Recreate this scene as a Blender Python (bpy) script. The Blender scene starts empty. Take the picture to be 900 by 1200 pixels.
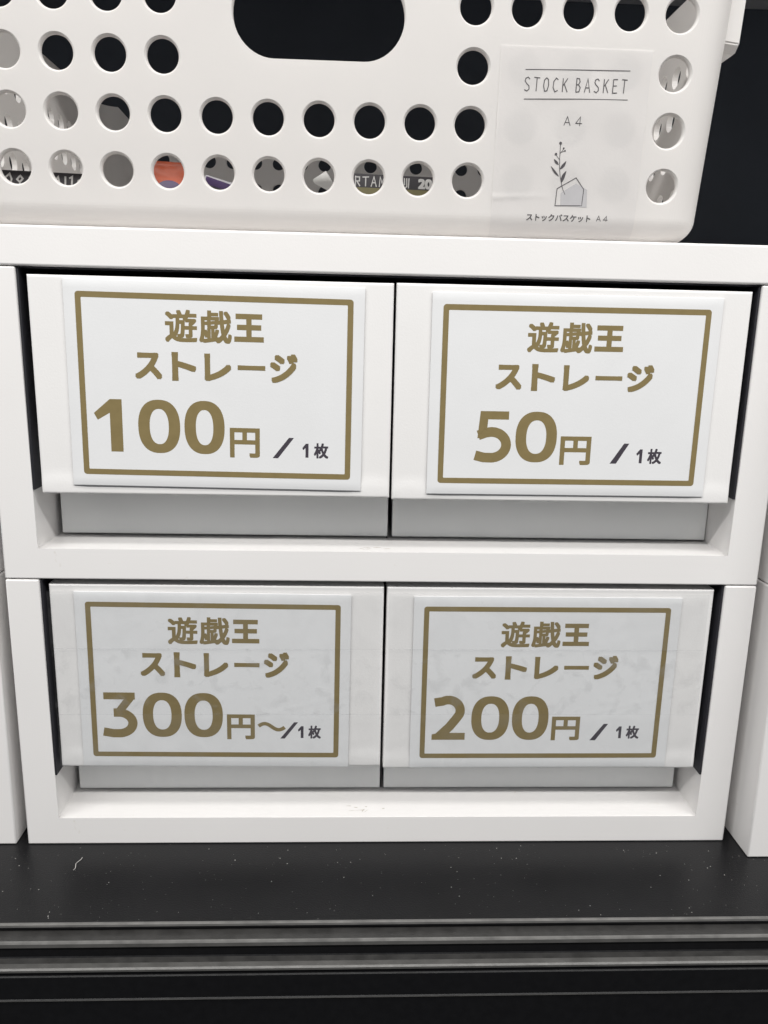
import bpy, bmesh, math, random
from mathutils import Vector, Matrix
S = bpy.context.scene
C = S.collection
R = math.radians
mm = 0.001
random.seed(4)

# ------------------------------------------------------------------ camera, world, lamps, exposure
cam = bpy.data.cameras.new('camera')
cam.sensor_fit = 'VERTICAL'
cam.sensor_height = 36.0
cam.lens = 36.0 * 936.46 / 1200.0
cam.clip_start = 0.01
cam.clip_end = 50
co = bpy.data.objects.new('camera', cam)
C.objects.link(co)
co.location = (0.14753, -0.33397, 0.23787)
co.rotation_euler = (1.344616, -0.02228, -0.039007)
S.camera = co

w = bpy.data.worlds.new('World')
S.world = w
w.use_nodes = True
wn = w.node_tree
bg = wn.nodes['Background']
tc = wn.nodes.new('ShaderNodeTexCoord')
sp = wn.nodes.new('ShaderNodeSeparateXYZ')
mr = wn.nodes.new('ShaderNodeMapRange')
mr.inputs['From Min'].default_value = -0.4
mr.inputs['From Max'].default_value = 0.9
mr.inputs['To Min'].default_value = 0.07
mr.inputs['To Max'].default_value = 0.50
wn.links.new(tc.outputs['Generated'], sp.inputs[0])
wn.links.new(sp.outputs['Z'], mr.inputs['Value'])
wn.links.new(mr.outputs[0], bg.inputs['Strength'])
bg.inputs['Color'].default_value = (0.93, 0.96, 1.0, 1)


def area(name, loc, target, sx, sy, power, col):
    l = bpy.data.lights.new(name, 'AREA')
    l.shape = 'RECTANGLE'
    l.size, l.size_y, l.energy, l.color = sx, sy, power, col
    o = bpy.data.objects.new(name, l)
    C.objects.link(o)
    o.location = loc
    d = Vector(target) - Vector(loc)
    o.rotation_euler = d.to_track_quat('-Z', 'Y').to_euler()
    return o


area('shop_light_tube', (0.16, -0.75, 1.0), (0.16, 0.0, 0.15), 3.6, 0.035, 25.0, (1.0, 0.985, 0.96))
area('added_ledge_light', (0.16, -0.42, 1.05), (0.16, -0.02, 0.1), 1.6, 0.16, 6.0, (1.0, 0.985, 0.955))  # overhead lamp added to brighten the drawer ledges
S.view_settings.view_transform = 'Standard'
S.view_settings.look = 'None'
S.view_settings.exposure = 0.0
S.view_settings.gamma = 1.0


# ------------------------------------------------------------------ materials
def nodes_of(name):
    m = bpy.data.materials.new(name)
    m.use_nodes = True
    t = m.node_tree
    return m, t, t.nodes['Principled BSDF']


def mottled(name, base, rough=0.4, spread=0.03, scale=25, bump=0.02, bscale=900, spec=0.5, rspread=0.08):
    """a plain surface with faint blotches, uneven gloss and a fine grain"""
    m, t, b = nodes_of(name)
    g = t.nodes.new('ShaderNodeTexCoord')
    n = t.nodes.new('ShaderNodeTexNoise')
    n.inputs['Scale'].default_value = scale
    n.inputs['Detail'].default_value = 6
    t.links.new(g.outputs['Object'], n.inputs['Vector'])
    r = t.nodes.new('ShaderNodeValToRGB')
    r.color_ramp.elements[0].position = 0.3
    r.color_ramp.elements[1].position = 0.7
    r.color_ramp.elements[0].color = tuple(c * (1 - spread) for c in base) + (1,)
    r.color_ramp.elements[1].color = tuple(min(1, c * (1 + spread)) for c in base) + (1,)
    t.links.new(n.outputs['Fac'], r.inputs['Fac'])
    t.links.new(r.outputs['Color'], b.inputs['Base Color'])
    q = t.nodes.new('ShaderNodeMapRange')
    q.inputs['To Min'].default_value = max(0.02, rough - rspread)
    q.inputs['To Max'].default_value = rough + rspread
    t.links.new(n.outputs['Fac'], q.inputs['Value'])
    t.links.new(q.outputs[0], b.inputs['Roughness'])
    b.inputs['Specular IOR Level'].default_value = spec
    if bump:
        n2 = t.nodes.new('ShaderNodeTexNoise')
        n2.inputs['Scale'].default_value = bscale
        n2.inputs['Detail'].default_value = 3
        t.links.new(g.outputs['Object'], n2.inputs['Vector'])
        bu = t.nodes.new('ShaderNodeBump')
        bu.inputs['Strength'].default_value = bump
        bu.inputs['Distance'].default_value = 0.001
        t.links.new(n2.outputs['Fac'], bu.inputs['Height'])
        t.links.new(bu.outputs[0], b.inputs['Normal'])
    return m


M = {}
M['white'] = mottled('white_plastic', (0.80, 0.783, 0.772), 0.38, 0.012, 18, 0.05, 1400)
M['panel'] = mottled('panel_plastic', (0.795, 0.782, 0.772), 0.36, 0.012, 30, 0.06, 1200)
M['body'] = mottled('drawer_plastic', (0.80, 0.81, 0.805), 0.42, 0.015, 30, 0.03, 1200)
M['basket'] = mottled('basket_plastic', (0.875, 0.852, 0.833), 0.33, 0.01, 20, 0.03, 700)
def glow_through(m, fac):
    t = m.node_tree
    b, out = t.nodes['Principled BSDF'], t.nodes['Material Output']
    tr = t.nodes.new('ShaderNodeBsdfTranslucent')
    tr.inputs[0].default_value = (0.92, 0.89, 0.86, 1)
    mx = t.nodes.new('ShaderNodeMixShader')
    mx.inputs[0].default_value = fac
    t.links.new(b.outputs[0], mx.inputs[1])
    t.links.new(tr.outputs[0], mx.inputs[2])
    t.links.new(mx.outputs[0], out.inputs['Surface'])


glow_through(M['basket'], 0.31)
M['gap_shade'] = mottled('gap_shade_black', (0.018, 0.018, 0.024), 0.6, 0.1, 40, 0)  # black that paints shade into the gaps around the drawer fronts
M['card'] = mottled('laminated_card', (0.755, 0.757, 0.762), 0.30, 0.012, 60, 0.05, 1800)
M['gold'] = mottled('gold_print', (0.225, 0.172, 0.075), 0.38, 0.04, 300, 0.02, 1500)
M['ink'] = mottled('dark_ink', (0.055, 0.047, 0.06), 0.42, 0.05, 300, 0)
M['pen'] = mottled('pen_line', (0.07, 0.065, 0.07), 0.6, 0.1, 600, 0)
M['pengrey'] = mottled('grey_print', (0.46, 0.45, 0.46), 0.6, 0.03, 400, 0)
M['rail'] = mottled('rail_plastic', (0.006, 0.006, 0.0068), 0.42, 0.1, 260, 0.05, 1500, spec=0.22, rspread=0.12)
M['ledge'] = mottled('lit_ledge_tone', (0.075, 0.073, 0.070), 0.5, 0.2, 120, 0.08, 900, rspread=0.1)  # grey paints in the light caught by the black rail's ledges
M['dim'] = mottled('dim_lit_ledge_tone', (0.030, 0.029, 0.028), 0.5, 0.25, 200, 0.08, 900, rspread=0.1)  # fainter painted light for the inner part of the rail ledges
M['edge_glint'] = mottled('edge_highlight_tone', (0.125, 0.122, 0.117), 0.4, 0.25, 160, 0.08, 900, rspread=0.1)  # highlight painted along the rail's outer edges
M['backboard'] = mottled('dark_backboard', (0.048, 0.056, 0.073), 0.55, 0.12, 12, 0.05, 500)
M['above'] = mottled('dark_shelf_paint', (0.36, 0.365, 0.38), 0.5, 0.1, 14, 0.05, 500)
M['scuff'] = mottled('scuffed_patch', (0.50, 0.46, 0.40), 0.6, 0.2, 800, 0)
M['tag'] = mottled('black_tag', (0.04, 0.036, 0.042), 0.5, 0.1, 200, 0)
M['chalk'] = mottled('chalk_pen', (0.62, 0.61, 0.60), 0.7, 0.1, 500, 0)
M['olive'] = mottled('olive_strip', (0.19, 0.17, 0.075), 0.5, 0.1, 200, 0)
M['orange'] = mottled('orange_film', (0.42, 0.07, 0.02), 0.3, 0.15, 120, 0.15, 160, spec=0.3)
M['purple'] = mottled('purple_print', (0.055, 0.028, 0.10), 0.3, 0.1, 120, 0)
M['silver'] = mottled('silver_film', (0.42, 0.41, 0.44), 0.2, 0.2, 90, 0.3, 160)
M['scrap'] = mottled('folded_paper', (0.50, 0.49, 0.47), 0.6, 0.06, 160, 0.1, 300)
M['dust'] = mottled('pale_dust', (0.45, 0.44, 0.42), 0.9, 0.2, 300, 0)


def shelf_material():
    m = mottled('black_shelf_laminate', (0.0052, 0.0052, 0.006), 0.34, 0.12, 20, 0.10, 1300, spec=0.30)
    t = m.node_tree
    b = t.nodes['Principled BSDF']
    old = b.inputs['Base Color'].links[0].from_socket
    g = t.nodes.new('ShaderNodeTexCoord')
    v = t.nodes.new('ShaderNodeTexVoronoi')
    v.inputs['Scale'].default_value = 260
    t.links.new(g.outputs['Object'], v.inputs['Vector'])
    r = t.nodes.new('ShaderNodeValToRGB')
    r.color_ramp.elements[0].position = 0.05
    r.color_ramp.elements[0].color = (1, 1, 1, 1)
    r.color_ramp.elements[1].position = 0.10
    r.color_ramp.elements[1].color = (0, 0, 0, 1)
    t.links.new(v.outputs['Distance'], r.inputs['Fac'])
    n = t.nodes.new('ShaderNodeTexNoise')
    n.inputs['Scale'].default_value = 55
    n.inputs['Detail'].default_value = 4
    t.links.new(g.outputs['Object'], n.inputs['Vector'])
    r2 = t.nodes.new('ShaderNodeValToRGB')
    r2.color_ramp.elements[0].position = 0.5
    r2.color_ramp.elements[1].position = 0.72
    t.links.new(n.outputs['Fac'], r2.inputs['Fac'])
    mul = t.nodes.new('ShaderNodeMath')
    mul.operation = 'MULTIPLY'
    t.links.new(r.outputs['Color'], mul.inputs[0])
    t.links.new(r2.outputs['Color'], mul.inputs[1])
    mx = t.nodes.new('ShaderNodeMix')
    mx.data_type = 'RGBA'
    t.links.new(mul.outputs[0], mx.inputs[0])
    t.links.new(old, mx.inputs[6])
    mx.inputs[7].default_value = (0.16, 0.155, 0.15, 1)
    t.links.new(mx.outputs[2], b.inputs['Base Color'])
    return m


M['shelf'] = shelf_material()


def ledge_stains():
    """white plastic with a few warm scuffs, for the frames"""
    m = mottled('white_frame_plastic', (0.80, 0.783, 0.772), 0.38, 0.012, 18, 0.05, 1400)
    t = m.node_tree
    b = t.nodes['Principled BSDF']
    old = b.inputs['Base Color'].links[0].from_socket
    g = t.nodes.new('ShaderNodeTexCoord')
    n = t.nodes.new('ShaderNodeTexNoise')
    n.inputs['Scale'].default_value = 70
    n.inputs['Detail'].default_value = 8
    n.inputs['Distortion'].default_value = 1.2
    t.links.new(g.outputs['Object'], n.inputs['Vector'])
    r = t.nodes.new('ShaderNodeValToRGB')
    r.color_ramp.elements[0].position = 0.71
    r.color_ramp.elements[0].color = (0, 0, 0, 1)
    r.color_ramp.elements[1].position = 0.78
    r.color_ramp.elements[1].color = (0.45, 0.45, 0.45, 1)
    t.links.new(n.outputs['Fac'], r.inputs['Fac'])
    mx = t.nodes.new('ShaderNodeMix')
    mx.data_type = 'RGBA'
    t.links.new(r.outputs['Color'], mx.inputs[0])
    t.links.new(old, mx.inputs[6])
    mx.inputs[7].default_value = (0.62, 0.57, 0.50, 1)
    t.links.new(mx.outputs[2], b.inputs['Base Color'])
    return m


M['frame'] = ledge_stains()


def film(name, blotch=0.25, rough=0.12, lo=0.50, hi=0.66, scale=55, gloss=0.8, milk=0.50):
    """clear plastic film: lets most light straight through, with a gloss and milky patches where it is not stuck flat"""
    m = bpy.data.materials.new(name)
    m.use_nodes = True
    t = m.node_tree
    t.nodes.remove(t.nodes['Principled BSDF'])
    out = t.nodes['Material Output']
    tr = t.nodes.new('ShaderNodeBsdfTransparent')
    tr.inputs[0].default_value = (0.975, 0.978, 0.98, 1)
    gl = t.nodes.new('ShaderNodeBsdfGlossy')
    gl.inputs['Roughness'].default_value = rough
    df = t.nodes.new('ShaderNodeBsdfDiffuse')
    df.inputs[0].default_value = (milk, milk * 1.01, milk * 1.015, 1)
    g = t.nodes.new('ShaderNodeTexCoord')
    n = t.nodes.new('ShaderNodeTexNoise')
    n.inputs['Scale'].default_value = scale
    n.inputs['Detail'].default_value = 3
    n.inputs['Distortion'].default_value = 0.6
    t.links.new(g.outputs['Object'], n.inputs['Vector'])
    r = t.nodes.new('ShaderNodeValToRGB')
    r.color_ramp.elements[0].position = lo
    r.color_ramp.elements[0].color = (0.015, 0.015, 0.015, 1)
    r.color_ramp.elements[1].position = hi
    r.color_ramp.elements[1].color = (blotch,) * 3 + (1,)
    t.links.new(n.outputs['Fac'], r.inputs['Fac'])
    m1 = t.nodes.new('ShaderNodeMixShader')
    t.links.new(r.outputs['Color'], m1.inputs[0])
    t.links.new(tr.outputs[0], m1.inputs[1])
    t.links.new(df.outputs[0], m1.inputs[2])
    fr = t.nodes.new('ShaderNodeLayerWeight')      # same from both sides of the film
    fr.inputs['Blend'].default_value = 0.5
    fp = t.nodes.new('ShaderNodeMath')
    fp.operation = 'POWER'
    fp.inputs[1].default_value = 4.0
    t.links.new(fr.outputs['Facing'], fp.inputs[0])
    fm = t.nodes.new('ShaderNodeMath')
    fm.operation = 'MULTIPLY_ADD'
    fm.inputs[1].default_value = 0.9 * gloss
    fm.inputs[2].default_value = 0.055 * gloss
    t.links.new(fp.outputs[0], fm.inputs[0])
    m2 = t.nodes.new('ShaderNodeMixShader')
    t.links.new(fm.outputs[0], m2.inputs[0])
    t.links.new(m1.outputs[0], m2.inputs[1])
    t.links.new(gl.outputs[0], m2.inputs[2])
    t.links.new(m2.outputs[0], out.inputs['Surface'])
    bu = t.nodes.new('ShaderNodeBump')
    bu.inputs['Strength'].default_value = 0.25
    bu.inputs['Distance'].default_value = 0.002
    t.links.new(n.outputs['Fac'], bu.inputs['Height'])
    t.links.new(bu.outputs[0], gl.inputs['Normal'])
    return m


M['tape'] = film('clear_tape', 0.09, 0.14, 0.42, 0.75, 60)
M['tapemottled'] = film('clear_mottled_tape', 0.14, 0.14, 0.53, 0.66, 120)
M['bag'] = film('clear_bag_film', 0.5, 0.1, 0.4, 0.7, 60, gloss=0.9, milk=0.75)


def label_paper():
    m = mottled('thin_label_paper', (0.82, 0.795, 0.78), 0.55, 0.015, 60, 0.05, 900)
    t = m.node_tree
    b = t.nodes['Principled BSDF']
    out = t.nodes['Material Output']
    tr = t.nodes.new('ShaderNodeBsdfTranslucent')
    tr.inputs[0].default_value = (0.9, 0.89, 0.88, 1)
    mx = t.nodes.new('ShaderNodeMixShader')
    mx.inputs[0].default_value = 0.34
    t.links.new(b.outputs[0], mx.inputs[1])
    t.links.new(tr.outputs[0], mx.inputs[2])
    t.links.new(mx.outputs[0], out.inputs['Surface'])
    return m


M['label'] = label_paper()


# ------------------------------------------------------------------ mesh helpers
def link(name, me, mat, parent=None, loc=(0, 0, 0)):
    o = bpy.data.objects.new(name, me)
    C.objects.link(o)
    if mat is not None and not me.materials:
        me.materials.append(mat)
    if parent is not None:
        o.parent = parent
    o.location = loc
    return o


def obj(name, bm, mat, parent=None, smooth=None, recalc=True):
    me = bpy.data.meshes.new(name)
    if recalc:
        bmesh.ops.recalc_face_normals(bm, faces=bm.faces[:])
    bm.to_mesh(me)
    bm.free()
    if smooth == 'bevel':          # only the rounded edges are smooth, the flat faces stay flat
        me.polygons.foreach_set('use_smooth', [max(map(abs, p.normal)) < 0.999 for p in me.polygons])
    elif smooth is not None:
        me.polygons.foreach_set('use_smooth', [True] * len(me.polygons))
        me.set_sharp_from_angle(angle=R(smooth))
    return link(name, me, mat, parent)


def tag(o, label, cat, group=None, kind=None):
    if label:
        o['label'] = label
    if cat:
        o['category'] = cat
    if group:
        o['group'] = group
    if kind:
        o['kind'] = kind
    return o


def empty(name, loc=(0, 0, 0)):
    o = bpy.data.objects.new(name, None)
    o.empty_display_size = 0.02
    C.objects.link(o)
    o.location = loc
    return o


def add_box(bm, x0, x1, y0, y1, z0, z1, bev=0.0, seg=3):
    r = bmesh.ops.create_cube(bm, size=1)
    for v in r['verts']:
        v.co = Vector((x0 + (v.co.x + .5) * (x1 - x0), y0 + (v.co.y + .5) * (y1 - y0), z0 + (v.co.z + .5) * (z1 - z0)))
    if bev:
        es = list({e for v in r['verts'] for e in v.link_edges})
        bmesh.ops.bevel(bm, geom=es, offset=bev, segments=seg, profile=0.5, affect='EDGES')


def add_prism(bm, pts, y0, y1, bev=0.0, seg=3):
    """pts in x-z, pushed from y0 to y1"""
    a = [bm.verts.new((x, y0, z)) for x, z in pts]
    b = [bm.verts.new((x, y1, z)) for x, z in pts]
    fs = [bm.faces.new(a), bm.faces.new(list(reversed(b)))]
    for i in range(len(pts)):
        j = (i + 1) % len(pts)
        fs.append(bm.faces.new((a[j], a[i], b[i], b[j])))
    if bev:
        es = list({e for f in fs for e in f.edges})
        bmesh.ops.bevel(bm, geom=es, offset=bev, segments=seg, profile=0.5, affect='EDGES')


# ---- flat print: shapes live in local (u, v) millimetres and are mapped on to a surface by a function
class Print:
    def __init__(self, mapper):
        self.bm = bmesh.new()
        self.map = mapper          # (u, v, lift_mm) -> Vector in metres
        self.layer = 0

    def poly(self, pts):
        vs = [self.bm.verts.new(self.map(u, v, self.layer * 0.001)) for u, v in pts]
        try:
            self.bm.faces.new(vs)
        except ValueError:
            pass

    def strip(self, pts, width, closed=False, taper=None):
        n = len(pts)
        P = [Vector((p[0], p[1])) for p in pts]
        L, Q = [], []
        for i in range(n):
            if closed:
                a, b = P[(i - 1) % n], P[(i + 1) % n]
                d1, d2 = (P[i] - a).normalized(), (b - P[i]).normalized()
            else:
                d1 = (P[i] - P[i - 1]).normalized() if i else (P[1] - P[0]).normalized()
                d2 = (P[i + 1] - P[i]).normalized() if i < n - 1 else d1
            t = d1 + d2
            t = t.normalized() if t.length > 1e-6 else d1
            nn = Vector((-t.y, t.x))
            k = max(0.45, nn.dot(Vector((-d1.y, d1.x))))
            wd = (width if taper is None else width * taper[i]) / 2 / k
            L.append(P[i] + nn * wd)
            Q.append(P[i] - nn * wd)
        lv = [self.bm.verts.new(self.map(p.x, p.y, self.layer * 0.001)) for p in L]
        qv = [self.bm.verts.new(self.map(p.x, p.y, self.layer * 0.001)) for p in Q]
        for i in range(n if closed else n - 1):
            j = (i + 1) % n
            self.bm.faces.new((lv[i], qv[i], qv[j], lv[j]))
        self.layer += 1

    def ring(self, outer, inner):
        a = [self.bm.verts.new(self.map(u, v, self.layer * 0.001)) for u, v in outer]
        b = [self.bm.verts.new(self.map(u, v, self.layer * 0.001)) for u, v in inner]
        n = len(a)
        for i in range(n):
            j = (i + 1) % n
            self.bm.faces.new((a[i], a[j], b[j], b[i]))
        self.layer += 1

    def disc(self, u, v, r, n=14):
        self.poly([(u + r * math.cos(2 * math.pi * k / n), v + r * math.sin(2 * math.pi * k / n)) for k in range(n)])
        self.layer += 1

    def glyphs(self, text, x0, x1, z0, z1, bold=0.0, steps=8, square=True):
        """typeset text fitted into a box; bold thickens the strokes by layering shifted prints"""
        vs, fs = typeset(text)
        ax, bx = min(v[0] for v in vs), max(v[0] for v in vs)
        az, bz = min(v[1] for v in vs), max(v[1] for v in vs)
        sx = (x1 - x0 - 2 * bold) / (bx - ax)
        sz = (z1 - z0 - 2 * bold) / (bz - az)
        shifts = [(0, 0)] + ([(bold * math.cos(2 * math.pi * k / steps), bold * math.sin(2 * math.pi * k / steps)) for k in range(steps)] if bold and not square else [])
        if bold and square:      # square cut stroke ends
            shifts = [(0, 0)] + [(a * bold, b * bold) for a in (-1, 0, 1) for b in (-1, 0, 1) if a or b]
        for du, dv in shifts:
            bv = [self.bm.verts.new(self.map(x0 + bold + (x - ax) * sx + du, z0 + bold + (z - az) * sz + dv, self.layer * 0.001)) for x, z in vs]
            for f in fs:
                try:
                    self.bm.faces.new([bv[i] for i in f])
                except ValueError:
                    pass
            self.layer += 1

    def done(self, name, mat, parent):
        me = bpy.data.meshes.new(name)
        self.bm.to_mesh(me)
        self.bm.free()
        return link(name, me, mat, parent)


_type = {}


def typeset(text):
    if text not in _type:
        cu = bpy.data.curves.new('type', 'FONT')
        cu.body = text
        cu.resolution_u = 6
        o = bpy.data.objects.new('type', cu)
        C.objects.link(o)
        me = bpy.data.meshes.new_from_object(o.evaluated_get(bpy.context.evaluated_depsgraph_get()))
        _type[text] = ([(v.co.x, v.co.y) for v in me.vertices], [tuple(p.vertices) for p in me.polygons])
        bpy.data.objects.remove(o)
        bpy.data.curves.remove(cu)
        bpy.data.meshes.remove(me)
    return _type[text]


def arc(cx, cz, rx, rz, a0, a1, n=20):
    return [(cx + rx * math.cos(R(a0 + (a1 - a0) * k / n)), cz + rz * math.sin(R(a0 + (a1 - a0) * k / n))) for k in range(n + 1)]


def superellipse(cx, cz, rx, rz, p, n=56):
    o = []
    for k in range(n):
        a = 2 * math.pi * k / n
        c, s = math.cos(a), math.sin(a)
        o.append((cx + rx * math.copysign(abs(c) ** (2 / p), c), cz + rz * math.copysign(abs(s) ** (2 / p), s)))
    return o


def digit(pr, d, x0, x1, z0, z1):
    """heavy rounded numerals drawn in a box"""
    W, H = x1 - x0, z1 - z0
    t = 0.205 * H
    X = lambda f: x0 + f * W
    Z = lambda f: z0 + f * H
    if d == '0':
        cx, cz = (x0 + x1) / 2, (z0 + z1) / 2
        pr.ring(superellipse(cx, cz, W / 2, H / 2, 2.35), superellipse(cx, cz, W / 2 - t * 1.03, H / 2 - t * 0.83, 2.3))
    elif d == '1':
        pr.poly([(x1 - t * 1.1, z0 + 0.01 * H), (x1, z0 + 0.01 * H), (x1, z1 - 0.01 * H), (x1 - t * 1.02, z1 - 0.01 * H), (x1 - t * 1.1, z1 - 0.02 * H)])
        pr.layer += 1
        pr.poly([(x1 - t * 1.05, z1 - 0.01 * H), (x1 - 0.3 * t, z1 - 0.01 * H), (x1 - t * 0.9, z1 - 0.24 * H), (x0 + 0.13 * W, z1 - 0.40 * H), (x0, z1 - 0.275 * H)])
        pr.layer += 1
    elif d == '2':
        r = W / 2 - t / 2
        top = z1 - t * 0.42
        pts = [(X(0.06), Z(0.855))] + arc(x0 + W * 0.47, top - H * 0.245, W * 0.36, H * 0.245, 118, -20, 18) + [(X(0.70), Z(0.47)), (X(0.52), Z(0.30)), (X(0.20), Z(0.07))]
        pr.strip(pts, t * 0.96)
        pr.poly([(X(0.0), Z(0.005)), (x1, Z(0.005)), (x1, Z(0.165)), (X(0.22), Z(0.165)), (X(0.0), Z(0.13))])
        pr.layer += 1
    elif d == '3':
        pr.poly([(X(0.06), Z(0.995)), (X(0.95), Z(0.995)), (X(0.95), Z(0.84)), (X(0.06), Z(0.84))])
        pr.layer += 1
        pr.poly([(X(0.66), Z(0.87)), (X(0.95), Z(0.87)), (X(0.62), Z(0.56)), (X(0.34), Z(0.56))])
        pr.layer += 1
        pts = [(X(0.33), Z(0.545)), (X(0.48), Z(0.545))] + arc(x0 + W * 0.46, z0 + H * 0.312, W * 0.405, H * 0.235, 85, -90, 20) + [(X(0.30), Z(0.078)), (X(0.02), Z(0.115))]
        pr.strip(pts, t * 0.92)
    elif d == '5':
        pr.poly([(X(0.13), Z(0.995)), (X(0.92), Z(0.995)), (X(0.92), Z(0.835)), (X(0.13), Z(0.835))])
        pr.layer += 1
        pr.poly([(X(0.13), Z(0.99)), (X(0.36), Z(0.99)), (X(0.32), Z(0.50)), (X(0.07), Z(0.46))])
        pr.layer += 1
        pts = [(X(0.09), Z(0.52)), (X(0.30), Z(0.575))] + arc(x0 + W * 0.46, z0 + H * 0.335, W * 0.42, H * 0.255, 92, -90, 20) + [(X(0.25), Z(0.085)), (X(0.02), Z(0.125))]
        pr.strip(pts, t * 0.94)


# ------------------------------------------------------------------ the setting: shelf and backboard
def shelf():
    bm = bmesh.new()
    add_box(bm, -1.1, 1.4, -0.0508, 0.43, -0.02, 0.0, 0.0006, 2)
    o = obj('shelf', bm, M['shelf'])
    o['kind'] = 'structure'
    # moulded rail along the front edge; the profile (y, z) runs along x
    # third number: what the face that starts here is (0 black, 1 ledge with its light painted in, 2 painted edge highlight)
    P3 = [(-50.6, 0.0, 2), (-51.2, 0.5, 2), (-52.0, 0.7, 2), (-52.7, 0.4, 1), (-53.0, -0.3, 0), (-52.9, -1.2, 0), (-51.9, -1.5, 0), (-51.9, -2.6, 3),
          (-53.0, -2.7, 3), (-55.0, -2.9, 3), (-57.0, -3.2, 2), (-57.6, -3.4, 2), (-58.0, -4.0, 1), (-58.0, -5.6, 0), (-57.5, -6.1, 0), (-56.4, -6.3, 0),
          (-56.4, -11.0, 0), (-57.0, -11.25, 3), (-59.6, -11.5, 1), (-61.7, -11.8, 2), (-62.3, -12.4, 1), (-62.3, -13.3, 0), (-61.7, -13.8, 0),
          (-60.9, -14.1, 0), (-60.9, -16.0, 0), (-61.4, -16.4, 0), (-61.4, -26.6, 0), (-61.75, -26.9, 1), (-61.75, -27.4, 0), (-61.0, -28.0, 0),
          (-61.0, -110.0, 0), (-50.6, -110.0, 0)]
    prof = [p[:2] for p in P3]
    bm = bmesh.new()
    n = 2
    rows = []
    for k in range(n):
        x = -1.1 + 2.5 * k / (n - 1)
        rows.append([bm.verts.new((x, a * mm, b * mm)) for a, b in prof])
    for k in range(n - 1):
        for i in range(len(prof)):
            j = (i + 1) % len(prof)
            bm.faces.new((rows[k][i], rows[k + 1][i], rows[k + 1][j], rows[k][j]))
    bm.faces.new(rows[0])
    bm.faces.new(list(reversed(rows[-1])))
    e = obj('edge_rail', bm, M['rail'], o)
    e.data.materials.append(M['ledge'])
    e.data.materials.append(M['edge_glint'])
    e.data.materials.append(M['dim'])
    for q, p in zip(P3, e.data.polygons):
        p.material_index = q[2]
    bm = bmesh.new()
    add_box(bm, -1.1, 1.4, 0.432, 0.45, -0.1, 1.0, 0.001)
    b = obj('backboard', bm, M['backboard'])
    b['kind'] = 'structure'
    bm = bmesh.new()
    add_box(bm, -1.1, 1.4, -0.05, 0.4315, 0.516, 0.536, 0.0012)
    u = obj('shelf_above', bm, M['above'])
    u['kind'] = 'structure'
    # loose dust and lint lying on the shelf
    bm = bmesh.new()
    for k in range(240):
        x, y = random.uniform(-0.02, 0.36), random.uniform(-0.050, -0.002)
        s = random.choice([0.07, 0.08, 0.1, 0.12, 0.15, 0.26]) * mm
        a = random.uniform(0, 6.28)
        vs = []
        for q in range(5):
            rr = s * random.uniform(0.6, 1.2)
            vs.append((x + rr * math.cos(a + q * 1.256), y + rr * math.sin(a + q * 1.256)))
        lo = [bm.verts.new((p[0], p[1], 0.00005)) for p in vs]
        hi = bm.verts.new((x, y, s * 0.9))
        for q in range(5):
            bm.faces.new((lo[q], lo[(q + 1) % 5], hi))
    pts = [(28.2, -10.2), (28.1, -11.6), (27.4, -12.9), (26.7, -14.6), (27.2, -16.4), (27.5, -17.6), (27.1, -19.0)]
    for (x0, y0), (x1, y1) in zip(pts, pts[1:]):
        d = Vector((x1 - x0, y1 - y0)).normalized() * 0.13
        q = [bm.verts.new(((x + sx * -d.y) * mm, (y + sx * d.x) * mm, 0.0004)) for x, y, sx in ((x0, y0, 1), (x0, y0, -1), (x1, y1, -1), (x1, y1, 1))]
        bm.faces.new(q)
    d = obj('dust_specks', bm, M['dust'])
    tag(d, 'pale dust specks and a curled lint fibre on the black shelf', 'dust', kind='stuff')


shelf()

# ------------------------------------------------------------------ drawer units
W, H, TI, RB = 0.330, 0.1290, 0.01424, 0.0129
DEPTH = 0.30


def add_panel(bm, x0, x1, z0, z1, y=0.0, th=4.5 * mm):
    """drawer front: rounded edges, and near both lower corners the face swells out a little"""
    def ticks(a, b):
        e = [0, .15, .35, .6, .9, 1.3, 2.0]
        t = [a + v * mm for v in e] + [a + 2 * mm + (b - a - 4 * mm) * k / 44 for k in range(1, 44)] + [b - v * mm for v in reversed(e)]
        return t
    xs, zs = ticks(x0, x1), ticks(z0, z1)

    def yy(x, z):
        d = min(x - x0, x1 - x, z - z0, z1 - z) / mm
        r = 0.9
        v = 0.0
        if d < r:
            v += (r - math.sqrt(max(0, r * r - (r - d) ** 2)))
        for cx in (x0 + 8 * mm, x1 - 8 * mm):
            e = ((x - cx) / (9 * mm)) ** 2 + ((z - (z0 + 3.0 * mm)) / (5.0 * mm)) ** 2
            v -= 0.5 * math.exp(-e * e)
        v += 0.10 * math.sin((x - x0) / (x1 - x0) * math.pi) * math.sin((z - z0) / (z1 - z0) * math.pi)
        return y + v * mm
    g = [[bm.verts.new((x, yy(x, z), z)) for x in xs] for z in zs]
    for i in range(len(zs) - 1):
        for j in range(len(xs) - 1):
            bm.faces.new((g[i][j], g[i][j + 1], g[i + 1][j + 1], g[i + 1][j]))
    loop = g[0] + [r[-1] for r in g[1:]] + list(reversed(g[-1][:-1])) + [r[0] for r in reversed(g[1:-1])]
    back = [bm.verts.new((v.co.x, y + th, v.co.z)) for v in loop]
    n = len(loop)
    for i in range(n):
        j = (i + 1) % n
        bm.faces.new((loop[j], loop[i], back[i], back[j]))
    bm.faces.new(back)
    # web that joins the front to the tray behind it
    add_box(bm, x0 + 3 * mm, x1 - 3 * mm, y + th + .1 * mm, 25 * mm, z0 + 26 * mm, z1 - 5 * mm)


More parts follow.
